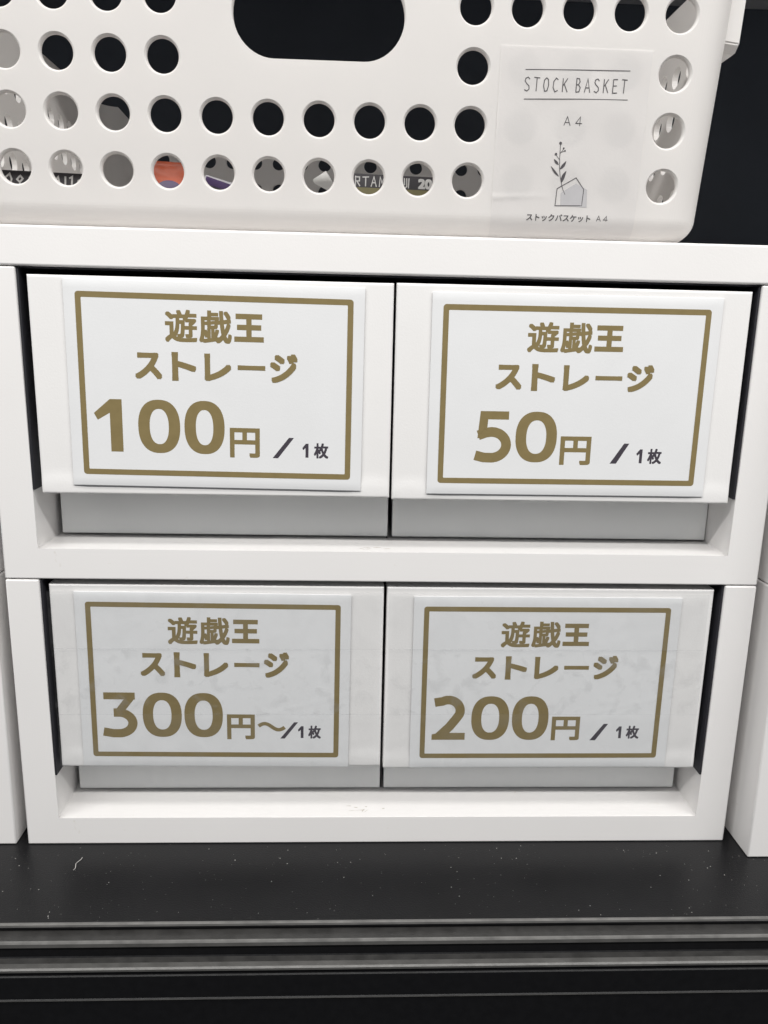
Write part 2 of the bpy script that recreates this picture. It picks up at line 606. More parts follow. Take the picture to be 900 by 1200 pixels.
def drawer(parent, x0, x1, z0, z1, bx0, bx1, bz, by, py=0.0):
    bm = bmesh.new()
    t = 2 * mm
    zt = z1 - 6 * mm
    add_box(bm, bx0, bx1, by, by + t, bz, zt, 0.0005, 2)
    add_box(bm, bx0, bx0 + t, by + t + .1 * mm, DEPTH - 0.03, bz + .1 * mm, zt - 2 * mm)
    add_box(bm, bx1 - t, bx1, by + t + .1 * mm, DEPTH - 0.03, bz + .1 * mm, zt - 2 * mm)
    add_box(bm, bx0 + t + .1 * mm, bx1 - t - .1 * mm, by + t + .1 * mm, DEPTH - 0.03, bz + .2 * mm, bz + t)
    add_box(bm, bx0 + t + .1 * mm, bx1 - t - .1 * mm, DEPTH - 0.03 - t, DEPTH - 0.0301, bz + t + .1 * mm, zt - 2 * mm)
    d = obj('drawer', bm, M['body'], parent)
    bm = bmesh.new()
    add_panel(bm, x0, x1, z0, z1, py, 9 * mm if py else 4.5 * mm)
    obj('front_panel', bm, M['panel'], d, smooth=50)
    return d


def unit(name, upper):
    root = empty(name)
    bm = bmesh.new()
    add_prism(bm, [(0, 0), (W, 0), (W, H), (W - TI, H), (W - TI, RB), (TI, RB), (TI, H), (0, H)], 0, DEPTH, 0.0007, 3)
    # the ledge steps up by a hair where two halves of the mould met
    add_box(bm, .112, W - TI + .0003, .0013, .05, RB - .001, RB + .00014)
    fr = obj('frame', bm, M['frame'], root, smooth='bevel')
    bm = bmesh.new()
    rnd = random.Random(3 if upper else 8)
    for q in range(7 if upper else 10):
        sx, sy = rnd.gauss(.1555, .0045), rnd.uniform(.005, .0105)
        a, l, t_ = rnd.gauss(0, .3), rnd.uniform(.0005, .0022), rnd.uniform(.00008, .0003)
        bm.faces.new([bm.verts.new((sx + math.cos(a) * u - math.sin(a) * v, sy + math.sin(a) * u + math.cos(a) * v, RB + .00019 + q * 2e-6)) for u, v in ((-l, -t_ * .2), (-l * .3, -t_), (l * .6, -t_ * .8), (l, 0), (l * .4, t_), (-l * .6, t_ * .7))])
    obj('scuff_marks', bm, M['scuff'], fr)
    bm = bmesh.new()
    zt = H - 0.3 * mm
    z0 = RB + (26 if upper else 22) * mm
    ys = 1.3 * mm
    add_box(bm, TI - .4 * mm, TI + .9 * mm, ys, DEPTH - 3 * mm, z0, zt)  # dark sheets stand in for shade in the gaps; the rear one closes the back
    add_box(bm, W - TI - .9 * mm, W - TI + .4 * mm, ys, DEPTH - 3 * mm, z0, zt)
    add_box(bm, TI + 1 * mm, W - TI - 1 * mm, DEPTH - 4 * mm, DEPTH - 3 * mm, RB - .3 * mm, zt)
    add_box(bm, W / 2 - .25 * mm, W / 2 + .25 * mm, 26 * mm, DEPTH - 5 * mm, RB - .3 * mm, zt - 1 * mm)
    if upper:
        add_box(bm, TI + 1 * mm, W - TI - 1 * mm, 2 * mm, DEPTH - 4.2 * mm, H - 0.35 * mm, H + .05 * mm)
    obj('gap_shade_liner', bm, M['gap_shade'], root)
    if upper:
        bm = bmesh.new()
        add_box(bm, -0.0004, W + .0004, -0.0004, DEPTH, H + .0003, H + .0157, 0.0009, 3)
        obj('top_board', bm, M['white'], root, smooth='bevel')
        drawer(root, .0185, .1643, .0377, .1262, .0166, .1652, .0141, .0252)
        drawer(root, .1654, .3121, .0371, .1264, .0171 + .1502, .3154, .0141, .0252)
    else:
        drawer(root, .0172, .1632, .0388, .1264, .0168, .1643, .0140, .0240, .0025)
        drawer(root, .1646, .3122, .0377, .1264, .1662, .3132, .0140, .0240, .0025)
    return root


def copy_tree(o, parent=None):
    c = o.copy()
    C.objects.link(c)
    c.parent = parent
    for ch in list(o.children):
        copy_tree(ch, c)
    return c


GU = 'white two-drawer units stacked in pairs on the shelf'
low = unit('drawer_unit', False)
tag(low, 'lower white two-drawer unit on the black shelf with the 300 and 200 yen cards', 'drawer unit', GU)
up = unit('drawer_unit', True)
up.location = (0, 0, 0.1294)
tag(up, 'upper white two-drawer unit with thick top board and the 100 and 50 yen cards', 'drawer unit', GU)
for src, dx, dy, dz, lab in ((low, -0.3353, 0, 0, 'white drawer unit at the bottom left edge beside the 300 yen drawer'),
                             (up, -0.3353, 0.004, 0.1294, 'white drawer unit at the left edge, its side just seen beside the 100 yen drawer'),
                             (low, 0.3358, -0.0125, 0, 'white drawer unit at the bottom right edge standing forward of the 200 yen drawer'),
                             (up, 0.3358, -0.0125, 0.1294, 'white drawer unit at the right edge, its side just seen beside the 50 yen drawer')):
    c = copy_tree(src)
    c.location = (dx, dy, dz)
    c['label'] = lab

# ------------------------------------------------------------------ price cards
CARD = (120.0, 83.2)        # millimetres


def price_card(cx, cz, rot, num, boxes_slash, label, wave=False, y0=-0.0003, k=1.0):
    """card centre in millimetres on the drawer fronts; print boxes are measured from the card centre"""
    boxes, slash = boxes_slash
    CW, CH = CARD[0] * k, CARD[1] * k
    ca, sa = math.cos(rot), math.sin(rot)

    def mp(lift):
        def f(u, v, l):
            return Vector(((cx + u * ca - v * sa) * mm, y0 - (0.45 + bow(u, v) + lift + l) * mm, (cz + u * sa + v * ca) * mm))
        return f
    def bow(u, v):      # the laminate stands off a little along its lower edge and corners, millimetres
        a, b = u / (CW / 2), v / (CH / 2)
        return 0.16 * max(0, -b) ** 4 + 0.16 * (abs(a) * abs(b)) ** 5 + 0.05 * math.sin(2.1 * a + cx) * math.cos(1.7 * b)
    bm = bmesh.new()
    e = [0, .08, .2]
    us = [-CW / 2 + v for v in e] + [-CW / 2 + CW * q / 30 for q in range(1, 30)] + [CW / 2 - v for v in reversed(e)]
    vs_ = [-CH / 2 + v for v in e] + [-CH / 2 + CH * q / 24 for q in range(1, 24)] + [CH / 2 - v for v in reversed(e)]
    f_ = mp(0)
    g = []
    for v in vs_:
        row = []
        for u in us:
            d = min(CW / 2 - abs(u), CH / 2 - abs(v))
            drop = 0.2 - math.sqrt(max(0, .04 - (0.2 - min(d, .2)) ** 2))
            row.append(bm.verts.new(f_(u, v, -drop)))
        g.append(row)
    for i in range(len(vs_) - 1):
        for j in range(len(us) - 1):
            bm.faces.new((g[i][j], g[i][j + 1], g[i + 1][j + 1], g[i + 1][j]))
    loop = g[0] + [r[-1] for r in g[1:]] + list(reversed(g[-1][:-1])) + [r[0] for r in reversed(g[1:-1])]
    back = [bm.verts.new((v.co.x, v.co.y + .22 * mm, v.co.z)) for v in loop]
    for i in range(len(loop)):
        j = (i + 1) % len(loop)
        bm.faces.new((loop[j], loop[i], back[i], back[j]))
    bm.faces.new(back)
    card = obj('price_card', bm, M['card'], smooth=40)
    tag(card, label, 'price card', 'gold lettered price cards on the drawer fronts')
    # border with slightly rounded outer corners
    pr = Print(mp(0.025))
    bw, bh, t, r = 110.8 / 2 * k, 73.8 / 2 * k, 2.3, 1.3
    out, inn = [], []
    for sx, sz, a0 in ((1, 1, 0), (-1, 1, 90), (-1, -1, 180), (1, -1, 270)):
        for k in range(7):
            a = R(a0 + 15 * k)
            out.append((sx * (bw - r) + r * math.cos(a), sz * (bh - r) + r * math.sin(a)))
            q = 0.35
            inn.append((sx * (bw - t - q) + q * math.cos(a), sz * (bh - t - q) + q * math.sin(a)))
    pr.ring(out, inn)
    pr.done('border', M['gold'], card)
    b = {k: (v[0] - cx, v[1] - cx, v[2] - cz, v[3] - cz) for k, v in boxes.items()}
    pr = Print(mp(0.025))
    x0, x1, z0, z1 = b['kanji']
    wd = x1 - x0
    for k, ch in enumerate('遊戯王'):
        a = x0 + wd * (0, 0.345, 0.70)[k]
        e = x0 + wd * (0.325, 0.675, 1.0)[k]
        lo = z0 + (0.0, 0.0, 0.07)[k] * (z1 - z0)
        hi = z1 - (0.0, 0.0, 0.07)[k] * (z1 - z0)
        pr.glyphs(ch, a, e, lo, hi, (0.33, 0.33, 0.60)[k])
    x0, x1, z0, z1 = b['kana']
    wd, ht = x1 - x0, z1 - z0
    for k, (ch, a, e, lo, hi) in enumerate((('ス', 0, .165, .03, .92), ('ト', .225, .375, 0, .96), ('レ', .425, .59, .02, .94), ('ー', .63, .80, .42, .58), ('ジ', .83, 1.0, .02, 1.0))):
        pr.glyphs(ch, x0 + a * wd, x0 + e * wd, z0 + lo * ht, z0 + hi * ht, 0.50)
    pr.done('title_lettering', M['gold'], card)
    pr = Print(mp(0.025))
    x0, x1, z0, z1 = b['num']
    wd = x1 - x0
    spans = {'100': ((0, .215), (.335, .657), (.69, 1)), '300': ((0, .29), (.335, .658), (.68, 1)),
             '200': ((0, .285), (.335, .66), (.685, 1)), '50': ((0, .437), (.495, 1))}[num]
    for d, (a, e) in zip(num, spans):
        digit(pr, d, x0 + a * wd, x0 + e * wd, z0, z1)
    x0, x1, z0, z1 = b['yen']
    pr.glyphs('円', x0, x1, z0, z1, 0.42)
    if wave:
        x0, x1, z0, z1 = b['wave']
        n = 24
        pts = [(x0 + (x1 - x0) * k / n, (z0 + z1) / 2 + (z1 - z0) * 0.33 * math.sin(2 * math.pi * (0.03 + k / n * 0.94))) for k in range(n + 1)]
        pr.strip(pts, 1.75)
    pr.done('price_lettering', M['gold'], card)
    pr = Print(mp(0.025))
    pr.poly([(x - cx, z - cz) for x, z in slash])
    pr.layer += 1
    x0, x1, z0, z1 = b['unit']
    wd, ht = x1 - x0, z1 - z0
    a = x0 + wd * 0.27
    pr.poly([(a - 1.25, z0 + .02 * ht), (a, z0 + .02 * ht), (a, z1 - .03 * ht), (a - 1.1, z1 - .03 * ht), (a - 2.6, z1 - .33 * ht), (a - 2.2, z1 - .47 * ht), (a - 1.25, z1 - .33 * ht)])
    pr.layer += 1
    pr.glyphs('枚', x0 + wd * .47, x1, z0 - .02 * ht, z1 + .02 * ht, 0.2)
    pr.done('unit_lettering', M['ink'], card)
    return card


def recess(v, k):
    """the lower drawer fronts sit 2.5 mm further back and their cards are that much larger"""
    if isinstance(v, list):
        return [(147.53 + (x - 147.53) * k, 237.87 + (z - 237.87) * k) for x, z in v]
    return (147.53 + (v[0] - 147.53) * k, 147.53 + (v[1] - 147.53) * k, 237.87 + (v[2] - 237.87) * k, 237.87 + (v[3] - 237.87) * k)


def B(kanji, kana, num, yen, slash, unit, wave=None, k=1.0):
    if k != 1.0:
        kanji, kana, num, yen, slash, unit, wave = [recess(v, k) if v else v for v in (kanji, kana, num, yen, slash, unit, wave)]
    return dict(kanji=kanji, kana=kana, num=num, yen=yen, unit=unit, wave=wave or unit), slash


price_card(92.4, 212.3, R(-0.45), '100', B((72.1, 111.7, 230.3, 243.2), (59.6, 125.4, 214.9, 226.9), (42.2, 95.4, 184.9, 207.0), (97.5, 109.9, 183.8, 196.2),
    [(122.0, 192.6), (124.1, 192.6), (117.5, 183.9), (115.2, 183.9)], (127.1, 138.5, 184.3, 190.5)),
    'white laminated card reading 100 yen in gold, taped to the upper left drawer')
price_card(240.0, 211.2, R(0.12), '50', B((219.7, 259.7, 229.5, 241.8), (207.3, 273.7, 213.8, 225.3), (199.8, 234.6, 183.7, 205.2), (236.3, 249.5, 182.8, 195.0),
    [(263.7, 192.3), (265.9, 192.3), (260.8, 183.6), (258.1, 183.6)], (268.8, 280.3, 183.8, 190.1)),
    'white laminated card reading 50 yen in gold, on the upper right drawer')
price_card(88.16, 81.23, R(-0.35), '300', B((68.3, 108.3, 100.0, 112.8), (55.8, 121.4, 84.4, 96.8), (38.0, 91.7, 55.2, 76.9), (93.5, 106.0, 54.3, 66.6),
    [(123.7, 62.9), (125.5, 62.9), (119.5, 54.8), (117.5, 54.8)], (125.1, 135.9, 55.0, 61.2), (107.7, 119.5, 58.4, 62.9), k=1.0075),
    'white card reading 300 yen in gold with a wavy dash, under clear tape', wave=True, y0=0.0022, k=1.0075)
price_card(237.17, 80.63, R(0.1), '200', B((216.0, 255.9, 99.5, 111.9), (203.7, 270.1, 84.0, 95.8), (186.4, 240.0, 54.0, 75.8), (241.7, 254.8, 53.8, 65.7),
    [(266.0, 62.1), (268.0, 62.1), (262.5, 53.8), (259.9, 53.8)], (271.4, 282.8, 54.7, 61.0), k=1.0075),
    'white card reading 200 yen in gold, under clear tape on the lower right drawer', y0=0.0022, k=1.0075)


def tape(x0, x1, z0, z1, tilt, lift, label, seed, fold=False, mottle=False):
    """a strip of clear tape pressed over card and drawer front, lying in shallow wrinkles"""
    rnd = random.Random(seed)
    ph = [rnd.uniform(0, 6.28) for _ in range(6)]
    creases = []
    for q in range(9):
        end = rnd.choice((x0 + rnd.uniform(2, 10), x1 - rnd.uniform(2, 12), rnd.uniform(x0, x1)))
        a = rnd.choice((rnd.gauss(0.1, 0.25), rnd.gauss(0.9, 0.3), rnd.gauss(-0.8, 0.3)))
        creases.append((end, rnd.uniform(z0, z1), math.cos(a), math.sin(a), rnd.uniform(3, 9), rnd.uniform(0.05, 0.2)))
    bm = bmesh.new()
    nx, nz = 330, 76
    g = []
    for i in range(nz + 1):
        row = []
        for j in range(nx + 1):
            x = x0 + (x1 - x0) * j / nx
            z = z0 + (z1 - z0) * i / nz + tilt * (x - x0)
            wv = 0.05 * math.sin(x / 4.1 + ph[0]) * math.sin(z / 5.3 + ph[1]) + 0.04 * math.sin(x / 1.9 + ph[2] + z / 7) + 0.03 * math.sin(z / 2.2 + ph[3])
            for (px, pz, ca, sa, ln, am) in creases:
                du, dv = (x - px) * ca + (z - pz) * sa, -(x - px) * sa + (z - pz) * ca
                dv += du * du * 0.012
                if abs(dv) < 1.6:
                    wv += am * math.exp(-(dv / 0.42) ** 2) * max(0.0, 1 - (du / ln) ** 2)
            if fold:     # a lifted pucker at the upper right end
                wv += 0.9 * math.exp(-((x - 299.5) / 4.2) ** 2 - ((z - z1 + 2.4 + 0.5 * math.sin(x * 1.1)) / 1.1) ** 2)
            wv += 0.22 * math.exp(-((z - z0 - (x - x0) * 0.25 + 22) / 0.8) ** 2) if mottle else 0
            row.append(bm.verts.new((x * mm, (1.15 - lift - wv) * mm, z * mm)))
        g.append(row)
    for i in range(nz):
        for j in range(nx):
            bm.faces.new((g[i][j], g[i][j + 1], g[i + 1][j + 1], g[i + 1][j]))
    o = obj('clear_tape', bm, M['tapemottled' if mottle else 'tape'], smooth=60, recalc=False)
    tag(o, label, 'tape', 'strips of clear tape over the lower price cards')


tape(16.7, 162.4, 96.8, 123.6, 0.004, 0.22, 'top strip of clear tape across the 300 yen card', 1)
tape(16.9, 162.2, 65.2, 97.2, 0.002, 0.0, 'middle strip of clear mottled tape across the 300 yen card', 2, mottle=True)
tape(17.3, 162.6, 39.6, 65.7, 0.003, 0.45, 'bottom strip of clear tape across the 300 yen card', 3)
tape(165.4, 309.5, 97.2, 124.0, 0.003, 0.22, 'top strip of clear tape across the 200 yen card', 4, fold=True)
tape(165.8, 310.2, 65.6, 97.6, 0.002, 0.0, 'middle strip of clear mottled tape across the 200 yen card', 5, mottle=True)
tape(165.4, 309.9, 38.6, 66.1, 0.001, 0.45, 'bottom strip of clear tape across the 200 yen card', 6)

# ------------------------------------------------------------------ basket
XC, ZB, ZR = 0.1337, 0.2749, 0.3815
SL = 0.075
YF, YR = 0.0055, 0.2640
RBOT, RCOR = 0.0088, 0.0150
HX = 0.1570
SLX = 0.045


def inset(z):
    d = z - ZB
    return RBOT - math.sqrt(max(0.0, RBOT ** 2 - (RBOT - d) ** 2)) if d < RBOT else 0.0


def yfront(z):
    return YF - SL * (z - ZB) + inset(z)


def ring_pts(z, off, seg=22):
    """rounded rectangle at height z, moved in by off"""
    i = inset(z) + off
    hx = HX + SLX * (z - ZB) - i
    y0 = YF - SL * (z - ZB) + i
    y1 = YR + SL * (z - ZB) - i
    r = max(0.003, RCOR - off * 0.9)
    pts = []
    for cx, cy, a0 in ((XC + hx - r, y0 + r, 270), (XC + hx - r, y1 - r, 0), (XC - hx + r, y1 - r, 90), (XC - hx + r, y0 + r, 180)):
        for k in range(seg + 1):
            a = R(a0 + 90 * k / seg)
            pts.append((cx + r * math.cos(a), cy + r * math.sin(a), z))
    return pts


def cyl(bm, p, axis, prof, n=40):
    """lathe of (distance along axis, radius) about axis, closed; used to cut holes"""
    ax = Vector(axis).normalized()
    up_ = Vector((0, 0, 1)) if abs(ax.z) < 0.9 else Vector((1, 0, 0))
    u = ax.cross(up_).normalized()
    v = ax.cross(u).normalized()
    rs = []
    for t, r in prof:
        rs.append([bm.verts.new(Vector(p) + ax * t + u * r * math.cos(2 * math.pi * k / n) + v * r * math.sin(2 * math.pi * k / n)) for k in range(n)])
    for a, b in zip(rs, rs[1:]):
        for k in range(n):
            j = (k + 1) % n
            bm.faces.new((a[k], a[j], b[j], b[k]))
    bm.faces.new(list(reversed(rs[0])))
    bm.faces.new(rs[-1])


def stadium_cut(bm, outline, ys, grow):
    """outline(g) gives an x-z loop grown by g; one loop per y in ys"""
    rs = []
    for y, g in zip(ys, grow):
        rs.append([bm.verts.new((x, y, z)) for x, z in outline(g)])
    n = len(rs[0])
    for a, b in zip(rs, rs[1:]):
        for k in range(n):
            j = (k + 1) % n
            bm.faces.new((a[k], a[j], b[j], b[k]))
    bm.faces.new(rs[0])
    bm.faces.new(list(reversed(rs[-1])))


def basket():
    T = 0.0026
    bm = bmesh.new()
    zs = [ZB + RBOT * (1 - math.cos(R(90 * k / 14))) for k in range(15)] + [ZR]
    loops = [ring_pts(z, 0) for z in zs]
    loops += [ring_pts(ZR, T)]
    zi = [ZR - 0.0001] + [ZB + RBOT * (1 - math.cos(R(90 * k / 8))) for k in range(8, -1, -1)]
    inner = [[(x, y, max(z, ZB + T)) for x, y, z in ring_pts(z, T)] for z in zi[1:]]
    inner = [l for l in inner]
    flat = []
    for l in inner:
        if l[0][2] > ZB + T + 1e-6:
            flat.append(l)
    flat.append([(x, y, ZB + T) for x, y, z in ring_pts(ZB + RBOT * 0.35, T)])
    loops += flat
    vs = [[bm.verts.new(p) for p in l] for l in loops]
    n = len(vs[0])
    for a, b in zip(vs, vs[1:]):
        for k in range(n):
            j = (k + 1) % n
            bm.faces.new((a[k], a[j], b[j], b[k]))
    bm.faces.new(list(reversed(vs[0])))
    bm.faces.new(vs[-1])
    bmesh.ops.recalc_face_normals(bm, faces=bm.faces[:])
    me = bpy.data.meshes.new('stock_basket')
    bm.to_mesh(me)
    bm.free()
    base = link('stock_basket', me, M['basket'])

    cb = bmesh.new()
    nrm = (0, -1, -SL)
    prof = [(0.004, 0.0070), (0.0002, 0.0070), (0.0, 0.0068), (-0.0004, 0.00635), (-0.0008, 0.0061), (-0.0013, 0.0060), (-0.0022, 0.0060), (-0.0027, 0.0063), (-0.006, 0.0065)]
    for r, z in enumerate((0.3563, 0.3361, 0.3159, 0.2957)):
        for c in range(-1, 14):
            if r < 2 and 4 <= c <= 8:
                continue
            x = XC + (c - 6) * 0.01965
            cyl(cb, (x, yfront(z), z), nrm, prof, 44)
    # hand hole, front
    def hand(g):
        hl, r, cz = 0.0322 + g, 0.0152 + g, 0.3516
        pts = []
        for cx, a0 in ((XC + hl - r, -90), (XC - hl + r, 90)):
            for k in range(25):
                a = R(a0 + 180 * k / 24)
                pts.append((cx + r * math.cos(a), cz + r * math.sin(a)))
        return pts
    yc = yfront(0.3516)
    stadium_cut(cb, hand, [yc - 0.006, yc - .0006, yc + 0.0006, yc + 0.006], [0.0009, 0.0007, 0.0, 0.0])
    # side walls: close pitched small holes
    for sx in (-1, 1):
        for r, z in enumerate((0.2960, 0.3140, 0.3322, 0.3503)):
            for k in range(15):
                y = 0.0225 + 0.0157 * k
                x = XC + sx * (HX + SLX * (z - ZB))
                cyl(cb, (x, y, z), (1, 0, 0), [(-0.012, 0.0047), (0.012, 0.0047)], 24)
    # rear wall: the same small holes below a low scooped rim
    for r, z in enumerate((0.2940, 0.3120, 0.3301, 0.3481)):
        for k in range(-8, 9):
            x = XC - 0.0067 + 0.0160 * k
            cyl(cb, (x, YR + SL * (z - ZB), z), (0, 1, 0), [(-0.012, 0.00445), (0.012, 0.00445)], 24)
    sc = [(XC - 0.152, 0.40), (XC - 0.150, 0.383), (XC - 0.140, 0.3725), (XC - 0.127, 0.3640), (XC - 0.115, 0.3588), (XC - 0.103, 0.3572),
          (XC + 0.103, 0.3572), (XC + 0.115, 0.3588), (XC + 0.127, 0.3640), (XC + 0.140, 0.3725), (XC + 0.150, 0.383), (XC + 0.152, 0.40)]
    stadium_cut(cb, lambda g: sc, [YR - 0.014, YR + 0.03], [0, 0])
    bmesh.ops.recalc_face_normals(cb, faces=cb.faces[:])
    cm = bpy.data.meshes.new('cutter')
    cb.to_mesh(cm)
    cb.free()
    cut = link('cutter', cm, None)
    md = base.modifiers.new('holes', 'BOOLEAN')
    md.operation = 'DIFFERENCE'
    md.solver = 'EXACT'
    md.object = cut
    bpy.context.view_layer.update()
    dg = bpy.context.evaluated_depsgraph_get()
    new = bpy.data.meshes.new_from_object(base.evaluated_get(dg))
    base.modifiers.clear()
    base.data = new
    new.name = 'stock_basket'
    bpy.data.objects.remove(cut)
    bpy.data.meshes.remove(cm)
    if not new.materials:
        new.materials.append(M['basket'])
    tag(base, 'white plastic basket with round holes and a paper label, standing on the top board', 'basket')
    # lip grips that hang down outside both side walls
    for sx in (-1, 1):
        b2 = bmesh.new()
        xi, xo = 0.1574, 0.1652
        pts = [(XC + sx * xi, 0.3482), (XC + sx * xo, 0.3474), (XC + sx * (xo + .0018), 0.3806), (XC + sx * (xi + .001), 0.3806)]
        if sx < 0:
            pts = pts[::-1]
        add_prism(b2, pts, 0.0095, 0.034)
        lo = [e for e in b2.edges if all(v.co.y < 0.01 and v.co.z < 0.35 for v in e.verts)]
        bmesh.ops.bevel(b2, geom=lo, offset=0.0028, segments=1, affect='EDGES')
        bmesh.ops.bevel(b2, geom=b2.edges[:], offset=0.0005, segments=2, affect='EDGES')
        obj('side_grip', b2, M['basket'], base, smooth=40)

    # paper label on the front
    def lab_y(x, z):
        crease = 0.22 * math.exp(-((z - 290.0 - (x - 205) * 0.05) / 0.9) ** 2) * max(0, 1 - (x - 203) / 26)
        wv = 0.05 * math.sin(x / 6.3) * math.sin(z / 7.1) + 0.04 * math.sin(z / 3.7 + x / 9)
        return yfront(z * mm) - (0.22 + wv + crease) * mm

    bm = bmesh.new()
    nx, nz = 60, 90
    g = []
    for i in range(nz + 1):
        row = []
        for j in range(nx + 1):
            x = 202.9 + (261.6 - 202.9) * j / nx
            z = ZB / mm + 0.6 + (343.9 - ZB / mm - 0.6) * (i / nz) ** 1.3
            row.append(bm.verts.new((x * mm, lab_y(x, z), z * mm)))
        g.append(row)
    for i in range(nz):
        for j in range(nx):
            bm.faces.new((g[i][j], g[i][j + 1], g[i + 1][j + 1], g[i + 1][j]))
    lab = obj('paper_label', bm, M['label'], base, smooth=60)

    def mp(u, v, l):
        return Vector((u * mm, lab_y(u, v) - (0.09 + l) * mm, v * mm))
    pr = Print(mp)
    pr.strip([(212.8, 335.8), (233, 336.3), (253.5, 336.6)], 0.27)
    pr.strip([(212.9, 325.6), (233, 326.2), (253.6, 326.5)], 0.27)
    pr.done('rule_lines', M['pen'], lab)
    # hand drawn capitals in a unit box
    F = {
        'S': [[(.9, .86), (.6, 1), (.2, .92), (.1, .72), (.4, .54), (.8, .38), (.86, .16), (.5, 0), (.05, .1)]],
        'T': [[(0, 1), (1, .97)], [(.5, .98), (.46, 0)]],
        'O': [[(.5, 1), (.15, .82), (.08, .4), (.3, .02), (.7, .06), (.92, .45), (.82, .88), (.5, 1)]],
        'C': [[(.9, .88), (.55, 1), (.15, .75), (.1, .3), (.45, 0), (.92, .12)]],
        'K': [[(.12, 1), (.1, 0)], [(.9, 1), (.14, .46)], [(.36, .58), (.95, 0)]],
        'B': [[(.12, 0), (.14, 1), (.6, .98), (.75, .76), (.5, .55), (.16, .53)], [(.5, .55), (.86, .34), (.68, .04), (.12, 0)]],
        'A': [[(0, 0), (.48, 1), (.98, 0)], [(.2, .34), (.8, .33)]],
        'E': [[(.9, 1), (.14, .98), (.12, 0), (.95, .02)], [(.14, .52), (.8, .53)]],
        '4': [[(.66, 0), (.68, 1), (.02, .28), (1, .27)]],
    }

    def write(pr, text, x0, x1, z0, z1, slope, wdt, frac=0.66):
        n = len(text)
        step = (x1 - x0) / (n - 1 + frac)
        for k, ch in enumerate(text):
            if ch == ' ':
                continue
            for st in F[ch]:
                pr.strip([(x0 + k * step + a * step * frac, z0 + slope * k * step + b * (z1 - z0)) for a, b in st], wdt)
    pr = Print(mp)
    write(pr, 'STOCK', 212.7, 229.7, 328.4, 333.2, 0.004, 0.33, 0.62)
    write(pr, 'BASKET', 232.7, 252.8, 328.6, 333.4, 0.008, 0.33, 0.60)
    pr.done('heading_lettering', M['pen'], lab)
    pr = Print(mp)
    write(pr, 'A4', 229.4, 236.5, 316.8, 320.0, 0.0, 0.28, 0.55)
    pr.done('size_lettering', M['pen'], lab)
    pr = Print(mp)
    write(pr, 'A4', 245.9, 250.5, 282.0, 284.0, 0.0, 0.24, 0.62)
    pr.glyphs('ストックバスケット', 217.3, 243.4, 281.5, 284.2, 0.05, 6)
    pr.done('caption_lettering', M['pen'], lab)
    pr = Print(mp)
    pr.poly([(230.7, 287.5), (230.5, 292.3), (236.3, 295.9), (240.9, 293.7), (241.4, 287.1)])
    pr.layer += 1
    sh = pr.done('drawn_shadow', M['pengrey'], lab)
    pr = Print(mp)
    pr.layer = 6
    pr.strip([(228.5, 287.4), (228.8, 293.8), (236.1, 298.0), (239.6, 293.8), (239.3, 287.7)], 0.3, closed=True)
    pr.strip([(232.2, 291.6), (231.2, 293.4), (230.5, 295.2), (229.6, 298.4), (229.1, 301.3), (228.8, 305), (228.7, 310.2)], 0.24)
    for (a, b, w_, cv) in (((230.3, 295.9), (231.9, 300.4), 1.15, 0.5), ((229.1, 298.3), (225.6, 302.0), 0.75, 0.3), ((229.2, 300.9), (231.5, 304.0), 1.0, -0.4), ((228.6, 302.6), (226.6, 304.6), 0.85, 0.3)):
        n = 8
        pts = []
        for k in range(n + 1):
            f = k / n
            d = Vector((b[0] - a[0], b[1] - a[1]))
            nn = Vector((-d.y, d.x)) * 0.12 * cv * math.sin(math.pi * f)
            pts.append((a[0] + d.x * f + nn.x, a[1] + d.y * f + nn.y))
        pr.strip(pts, w_, taper=[0.12 + math.sin(math.pi * min(1, (k / n) ** 0.9)) for k in range(n + 1)])
    for a, b in (((228.9, 306.7), (230.1, 308.4)), ((228.7, 306.9), (230.6, 307.7)), ((228.8, 304.4), (227.2, 306.2))):
        pr.strip([a, b], 0.18)
    for x, z, r in ((228.7, 310.4, .56), (230.1, 308.6, .36), (230.7, 307.7, .33), (227.2, 306.4, .5)):
        pr.disc(x, z, r)
    pr.done('plant_drawing', M['pen'], lab)
    return base


basket()


# ------------------------------------------------------------------ things lying in the basket, seen through the lowest holes
def plate_map(o, ux, uz):
    o, ux, uz = Vector(o), Vector(ux).normalized(), Vector(uz).normalized()
    n = ux.cross(uz)          # faces the viewer

    def f(u, v, l):
        return o + ux * u * mm + uz * v * mm + n * l * mm
    return f


def scribble(pr, glyph_list, x0, z0, h, w_, adv):
    for k, strokes in enumerate(glyph_list):
        for st in strokes:
            pr.strip([(x0 + k * adv + a * adv * .8, z0 + b * h) for a, b in st], w_)


def black_tag(o, length, height, tilt, label, strokes, sw, foot=None, adv=4.4, band=(8.6, 7.2)):
    mpf = plate_map(o, (1, 0, tilt), (-tilt, 0.12, 1))
    bm = bmesh.new()
    a = [bm.verts.new(mpf(u, v, 0)) for u, v in ((0, 0), (length, 0), (length, height), (0, height))]
    b = [bm.verts.new(mpf(u, v, -0.5)) for u, v in ((0, 0), (length, 0), (length, height), (0, height))]
    bm.faces.new(a)
    bm.faces.new(b[::-1])
    for i in range(4):
        j = (i + 1) % 4
        bm.faces.new((a[j], a[i], b[i], b[j]))
    t = obj('shelf_tag', bm, M['tag'])
    tag(t, label, 'tag', 'black handwritten tags inside the basket')
    pr = Print(lambda u, v, l: mpf(u, v, l + 0.08))
    scribble(pr, strokes, 2.0, height - band[0], band[1], sw, adv)
    pr.done('handwriting', M['chalk'], t)
    if foot:
        pr = Print(lambda u, v, l: mpf(u, v, l + 0.06))
        pr.poly([(0, 0), (length, 0), (length, foot), (0, foot)])
        pr.done('coloured_strip', M['olive'], t)


